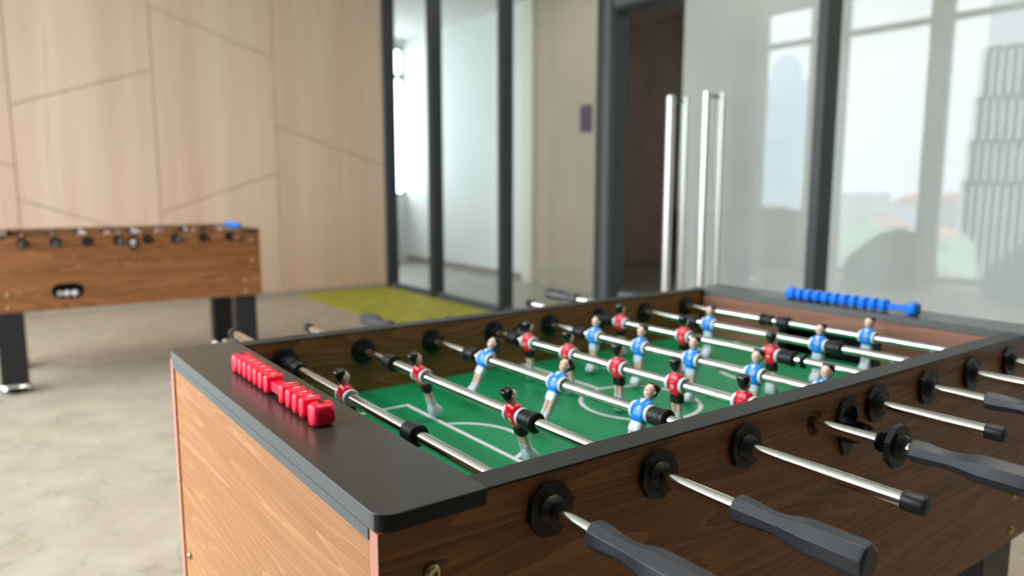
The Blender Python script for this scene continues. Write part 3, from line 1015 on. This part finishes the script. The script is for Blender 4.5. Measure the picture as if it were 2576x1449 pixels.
def make_rod(i, table, shift=0.0, tilt=None, where='near table'):
    team, men, bumps, y0, y1, hs, tl = RODS[i]
    r = empty('player_rod', (0, 0, 0))
    n_m = len(men)
    tag(r, '%s chrome rod from the red counter on the %s, carrying %s %s player%s' % (ORD[i], where, NUM[n_m], team, '' if n_m == 1 else 's'),
        'player rod', 'player rods of the %s' % where)
    mw = table.matrix_world if table else Matrix()
    bm = lathe(bmesh.new(), [(y0 - (0.10 if hs < 0 else 0), 0.0070), (y0 - (0.10 if hs < 0 else 0) + 0.001, 0.0080), (y1 + (0.10 if hs > 0 else 0) - 0.001, 0.0080), (y1 + (0.10 if hs > 0 else 0), 0.0070)], 'y', 32)
    obj('shaft', bm, chrome, r, smooth=40)
    for y in men:
        player(team, r, y)
    for y, fl in bumps:
        bumper(r, y, fl)
    if hs <= 0 and hs != 0:
        grip(r, y0, -1)
        end_plug(r, y1, 1)
    else:
        end_plug(r, y0, -1)
        if hs > 0:
            grip(r, y1, 1)
        else:
            end_plug(r, y1, 1)
    if i == 3:                                            # the loose bearing: threaded neck and octagonal flange
        lb = obj('loose_bearing', bevel_all(prism(bmesh.new(), octa(0, 0, 0.0278, 0.39), 'y', -0.113, -0.106), 0.0012, 1), plas, r)
        lb['label'] = 'loose octagonal bearing with threaded neck'
        th = [(-0.106, 0.0125)]
        for k in range(8):
            th += [(-0.1055 + 0.0022 * k, 0.0138), (-0.1044 + 0.0022 * k, 0.0122)]
        th += [(-0.087, 0.0118), (-0.087, 0.0083)]
        obj('threaded_neck', lathe(bmesh.new(), th, 'y', 28, capped=False), plas, lb, smooth=25)
        obj('hub', lathe(bmesh.new(), [(-0.113, 0.0165), (-0.116, 0.0155), (-0.121, 0.012), (-0.121, 0.0083)], 'y', 28, capped=False), plas, lb, smooth=30)
    if i == 5:
        bm = lathe(bmesh.new(), [(0.2125, 0.0083), (0.2125, 0.0125), (0.2105, 0.0135), (0.2075, 0.0125), (0.2075, 0.0083)], 'y', 28, capped=False)
        obj('stop_ring', bm, rubber, r, smooth=30)
    r.location = mw @ Vector((ROD[i], shift, ZR))
    r.rotation_euler = (0, R(tl if tilt is None else tilt), 0)
    return r


# ------------------------------------------------------------------ score counters
def bead(name, m_, parent, y, size=(0.0265, 0.0185, 0.0250), taper=True):
    """bead: a cube whose sides swell and whose ends are dished, like a blunted die"""
    sx, sy, sz = size
    bm = bmesh.new()
    secs = []
    prof = [(-0.5, 0.62), (-0.46, 0.80), (-0.34, 0.93), (-0.15, 1.0), (0.15, 1.0), (0.34, 0.93), (0.46, 0.80), (0.5, 0.62)]
    n_ = 24
    rings = []
    for a, k in prof:
        ring = []
        for q in range(n_):
            an = 2 * math.pi * (q + 0.5) / n_
            c, s_ = math.cos(an), math.sin(an)
            pw = 2 / 6.5 if abs(a) < 0.3 else (2 / 4.0 if abs(a) < 0.4 else 2 / 2.6)
            ring.append(bm.verts.new((k * sx / 2 * math.copysign(abs(c) ** pw, c), a * sy, k * sz / 2 * math.copysign(abs(s_) ** pw, s_))))
        rings.append(ring)
    for i in range(len(rings) - 1):
        for q in range(n_):
            bm.faces.new((rings[i][q], rings[i][(q + 1) % n_], rings[i + 1][(q + 1) % n_], rings[i + 1][q]))
    bm.faces.new(rings[0])
    bm.faces.new(rings[-1])
    return obj(name, bm, m_, parent, (0, y, 0.0135), smooth=34)


NUMS = {}


def make_counter(label, m_, loc, ys, y_end0, y_end1, flip):
    c = empty('score_counter', loc)
    tag(c, label, 'score counter', 'bead score counters')
    obj('rail', B(-0.0075, 0.0075, y_end0, y_end1, 0.006, 0.0185, 0.001), m_, c)
    for y, k in ((y_end0, 0), (y_end1, 1)):
        e_ = bead('end_block', m_, c, y, (0.0285, 0.025, 0.0265))
        s_ = lathe(bmesh.new(), [(0.0125, 0.0042), (0.0137, 0.0040), (0.0137, 0.0022), (0.0118, 0.0020)], 'z', 16)
        obj('screw', s_, plas, e_, smooth=40)
    first = None
    for k, y in enumerate(ys):
        if first is None:
            bd = first = bead('bead', m_, c, y)
        else:
            bd = first.copy()
            COL.objects.link(bd)
            bd.parent = c
            bd.location = (0, y, 0.0135)
        s = str(k + 1)
        if s not in NUMS:
            NUMS[s] = text_mesh(s, 0.011)
            NUMS[s].materials.clear()
            NUMS[s].materials.append(white_p)
        t_ = bpy.data.objects.new('numeral', NUMS[s])
        COL.objects.link(t_)
        t_.parent = bd
        t_.location = (0, 0, 0.01255)
        t_.rotation_euler = (0, 0, R(-90) if not flip else R(90))
    return c


def make_ball(loc, label, parent=None):
    bm = bmesh.new()
    bmesh.ops.create_icosphere(bm, subdivisions=3, radius=0.0178)
    o = obj('table_football', bm, ball_m, None, loc, smooth=60)
    return tag(o, label, 'ball', 'small table footballs')


# ------------------------------------------------------------------ near table
T1 = make_table('walnut football table with black end caps in the foreground')
bpy.context.view_layer.update()
rods1 = [make_rod(i, T1) for i in range(8)]
red_y = [0.531, 0.5075, 0.4845, 0.4615, 0.4385, 0.4155, 0.357, 0.332, 0.309, 0.287]
c_red = make_counter('red bead score counter on the near end cap of the foreground table', red_p, (-0.118, 0, Z0 + 0.0002), red_y, 0.253, 0.555, False)
blue_y = [0.2855 + 0.0225 * k for k in range(10)]
c_blue = make_counter('blue bead score counter on the far end cap of the foreground table', blue_p, (1.168, 0, Z0 + 0.0002), blue_y, 0.224, 0.510, True)

# ------------------------------------------------------------------ far table: copies of the near one
A2 = R(-2.5)
RM = Matrix.Rotation(A2, 4, 'Z')
end_local = Vector((XB, 0, 0))
org = Vector((1.022, 4.12, Z0)) - RM @ end_local
M2 = Matrix.Translation(org) @ RM


def place2(o):
    c = copy_tree(o)
    c.matrix_world = M2 @ Matrix.Translation((0, 0, -Z0)) @ o.matrix_world
    return c


bpy.context.view_layer.update()
T2 = place2(T1)
tag(T2, 'walnut football table standing in front of the oak wall')
# on this table the fourth bearing is in place
bb = bearing_plate(0, -1, ROD[3], 0.1, T2, 0)
off2 = [0.02, -0.015, 0.03, 0.02, -0.01, 0.03, -0.04, -0.03]
tl2 = [10, -8, 15, 4, -12, 6, -6, 10]
for i, r in enumerate(rods1):
    c = place2(r)
    c.matrix_world = M2 @ Matrix.Translation((ROD[i], off2[i], ZR)) @ Matrix.Rotation(R(tl2[i]), 4, 'Y')
    n_m = len(RODS[i][1])
    c['label'] = '%s rod from the red counter on the far table, carrying %s %s player%s' % (ORD[i], NUM[n_m], RODS[i][0], '' if n_m == 1 else 's')
    c['group'] = 'player rods of the far table'
    for ch in list(c.children):
        if ch.name.startswith('loose_bearing'):
            for g in list(ch.children):
                bpy.data.objects.remove(g)
            bpy.data.objects.remove(ch)
k = place2(c_red)
k['label'] = 'red bead score counter on the left end of the far table'
k = place2(c_blue)
k['label'] = 'blue bead score counter on the right end of the far table'
make_ball(M2 @ Vector((XM, -0.0185, -0.052 - 0.010)), 'white ball sitting in the entry cup of the far table')
for k, dx in enumerate((0.031, 0.068, 0.105)):
    make_ball(M2 @ Vector((SLOT[0] + dx, 0.036, SLOT[2] + 0.0162)), '%s of three white balls in the return slot of the far table' % ('leftmost', 'middle', 'rightmost')[k])


# ------------------------------------------------------------------ bean bags by the window (seen mirrored in the glass)
def bean_bag(label, loc, rz, m_, s=1.0):
    bm = loft(bmesh.new(), [(0, 0, 0.0, 0.38, 0.38, 2.3), (0, 0, 0.03, 0.45, 0.44, 2.3), (0.0, 0, 0.14, 0.50, 0.46, 2.2), (0.02, 0, 0.28, 0.46, 0.42, 2.1),
                            (0.09, 0, 0.40, 0.34, 0.36, 2), (0.14, 0, 0.50, 0.25, 0.29, 2), (0.16, 0, 0.58, 0.15, 0.20, 2), (0.165, 0, 0.62, 0.04, 0.05, 2)], 40)
    rnd = random.Random(len(label))
    for v in bm.verts:
        v.co.x *= 1 + 0.03 * math.sin(v.co.z * 11 + v.co.y * 7)
        v.co.y *= 1 + 0.03 * math.sin(v.co.z * 9 + v.co.x * 6)
    bb_ = empty('bean_bag', loc)
    bb_.rotation_euler = (0, 0, rz)
    bb_.scale = (s, s, s)
    tag(bb_, label, 'bean bag', 'bean bags by the windows')
    obj('cover', bm, m_, bb_, smooth=80)
    pp = lathe(bmesh.new(), [(0.612, 0.045), (0.628, 0.04), (0.632, 0.01)], 'z', 16, 0.165, 0)
    obj('top_button', pp, m_, bb_, smooth=40)
    return bb_


bean_bag('olive green bean bag by the window, mirrored in the glass partition', (-1.42, 3.83, 0), R(-60), mat('olive_bean_bag_fabric', (0.075, 0.095, 0.07), 0.85, bump=(60, 0.4)), 1.02)
bean_bag('slate grey bean bag nearer the photographer, mirrored at the right edge', (-1.40, 2.30, 0), R(200), mat('slate_bean_bag_fabric', (0.09, 0.12, 0.16), 0.85, bump=(60, 0.4)), 1.08)

# ------------------------------------------------------------------ city outside the windows (seen mirrored), distance haze painted in as pale colours
def XR(v):                                                # mirror image distance -> real x
    return 2 * XG - v


GZ = -45.0
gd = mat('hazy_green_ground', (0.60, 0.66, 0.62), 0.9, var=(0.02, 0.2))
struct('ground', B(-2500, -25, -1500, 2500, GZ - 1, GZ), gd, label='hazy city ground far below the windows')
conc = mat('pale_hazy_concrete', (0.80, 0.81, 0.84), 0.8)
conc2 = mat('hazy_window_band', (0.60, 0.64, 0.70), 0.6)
tw = empty('stepped_tower', (XR(100), 0, GZ))
tag(tw, 'tall stepped grey tower outside, mirrored at the right edge', 'building')
steps = [(41.2, 90.0), (41.9, 62.5), (42.3, 56.7), (42.7, 51.5), (43.0, 46.6)]
x_f = 0.0
prev = None
for k, (ye, zt) in enumerate(steps):
    zt_, yl = zt, ye
    d = 0.6 * k
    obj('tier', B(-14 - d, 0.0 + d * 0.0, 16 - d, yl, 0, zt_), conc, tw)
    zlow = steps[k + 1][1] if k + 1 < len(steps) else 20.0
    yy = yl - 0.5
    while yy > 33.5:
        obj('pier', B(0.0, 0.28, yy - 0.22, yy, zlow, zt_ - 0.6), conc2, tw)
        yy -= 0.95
t2 = empty('round_topped_tower', (XR(260), 178.5, GZ))
tag(t2, 'slim hazy tower with a rounded crown, mirrored in the narrow window', 'building')
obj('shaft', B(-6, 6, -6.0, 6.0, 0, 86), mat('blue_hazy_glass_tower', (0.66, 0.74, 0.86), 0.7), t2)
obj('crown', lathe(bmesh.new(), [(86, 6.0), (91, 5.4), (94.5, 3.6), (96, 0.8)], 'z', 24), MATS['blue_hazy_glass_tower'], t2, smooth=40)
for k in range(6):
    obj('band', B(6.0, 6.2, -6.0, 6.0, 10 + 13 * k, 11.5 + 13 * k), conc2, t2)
roofm = mat('hazy_orange_roof', (0.90, 0.55, 0.45), 0.8)
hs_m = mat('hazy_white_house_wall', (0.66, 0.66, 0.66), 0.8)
HS = [   # mirror-image x, y, top height, width, kind, what sets it apart
    (300, 144.5, -5.5, 14, 1, 'orange-roofed building on the skyline, mirrored left of the tall window mullion'),
    (316, 137.5, -5.0, 13, 1, 'orange-roofed building on the skyline, mirrored right of the tall window mullion'),
    (262, 137, -13, 12, 1, 'lower orange-roofed house, mirrored above the olive bean bag'),
    (240, 108, -15, 11, 1, 'lower orange-roofed house, mirrored beside the stepped tower'),
    (390, 221, -4, 26, 0, 'wide flat-roofed block on the skyline, mirrored at the left of the tall window'),
    (345, 179, -11, 18, 0, 'white flat-roofed block, mirrored in the middle of the tall window'),
    (190, 130, -4.5, 15, 0, 'pale low block at the foot of the slim tower, mirrored in the narrow window'),
]
for k, (xv, yv, zt, ww, hip, lab) in enumerate(HS):
    h = zt - GZ
    hb = empty('city_house', (XR(xv), yv, GZ))
    tag(hb, lab, 'building', 'distant city buildings')
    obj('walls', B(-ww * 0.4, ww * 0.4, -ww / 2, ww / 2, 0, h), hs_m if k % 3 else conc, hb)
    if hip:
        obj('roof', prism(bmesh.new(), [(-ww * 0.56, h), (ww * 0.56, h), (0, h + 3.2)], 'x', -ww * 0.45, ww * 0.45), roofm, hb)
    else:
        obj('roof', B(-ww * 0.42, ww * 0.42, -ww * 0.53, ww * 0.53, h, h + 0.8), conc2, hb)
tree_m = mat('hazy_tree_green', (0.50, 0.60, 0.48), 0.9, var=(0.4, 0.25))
for k, (xv, yv, zt, rr_, lab) in enumerate(((122, 67, -4.5, 6.0, 'tallest green treetop, mirrored left in the tall window'),
                                            (100, 50.5, -6.0, 4.5, 'green treetop, mirrored just above the olive bean bag'),
                                            (84, 36.5, -5.0, 4.0, 'green treetop, mirrored between the mullion and the stepped tower'))):
    h = zt - GZ
    tr = empty('tree', (XR(xv), yv, GZ))
    tag(tr, lab, 'tree', 'trees outside the windows')
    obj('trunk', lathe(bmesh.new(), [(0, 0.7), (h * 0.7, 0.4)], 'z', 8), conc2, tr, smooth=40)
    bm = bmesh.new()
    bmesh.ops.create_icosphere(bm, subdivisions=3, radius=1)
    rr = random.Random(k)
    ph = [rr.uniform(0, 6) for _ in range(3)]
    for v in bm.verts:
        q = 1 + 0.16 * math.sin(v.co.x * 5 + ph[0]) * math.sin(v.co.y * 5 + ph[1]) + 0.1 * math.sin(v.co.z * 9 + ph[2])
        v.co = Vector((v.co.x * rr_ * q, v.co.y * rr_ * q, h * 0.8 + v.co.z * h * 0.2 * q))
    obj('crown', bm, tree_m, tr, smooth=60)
bpy.context.view_layer.update()
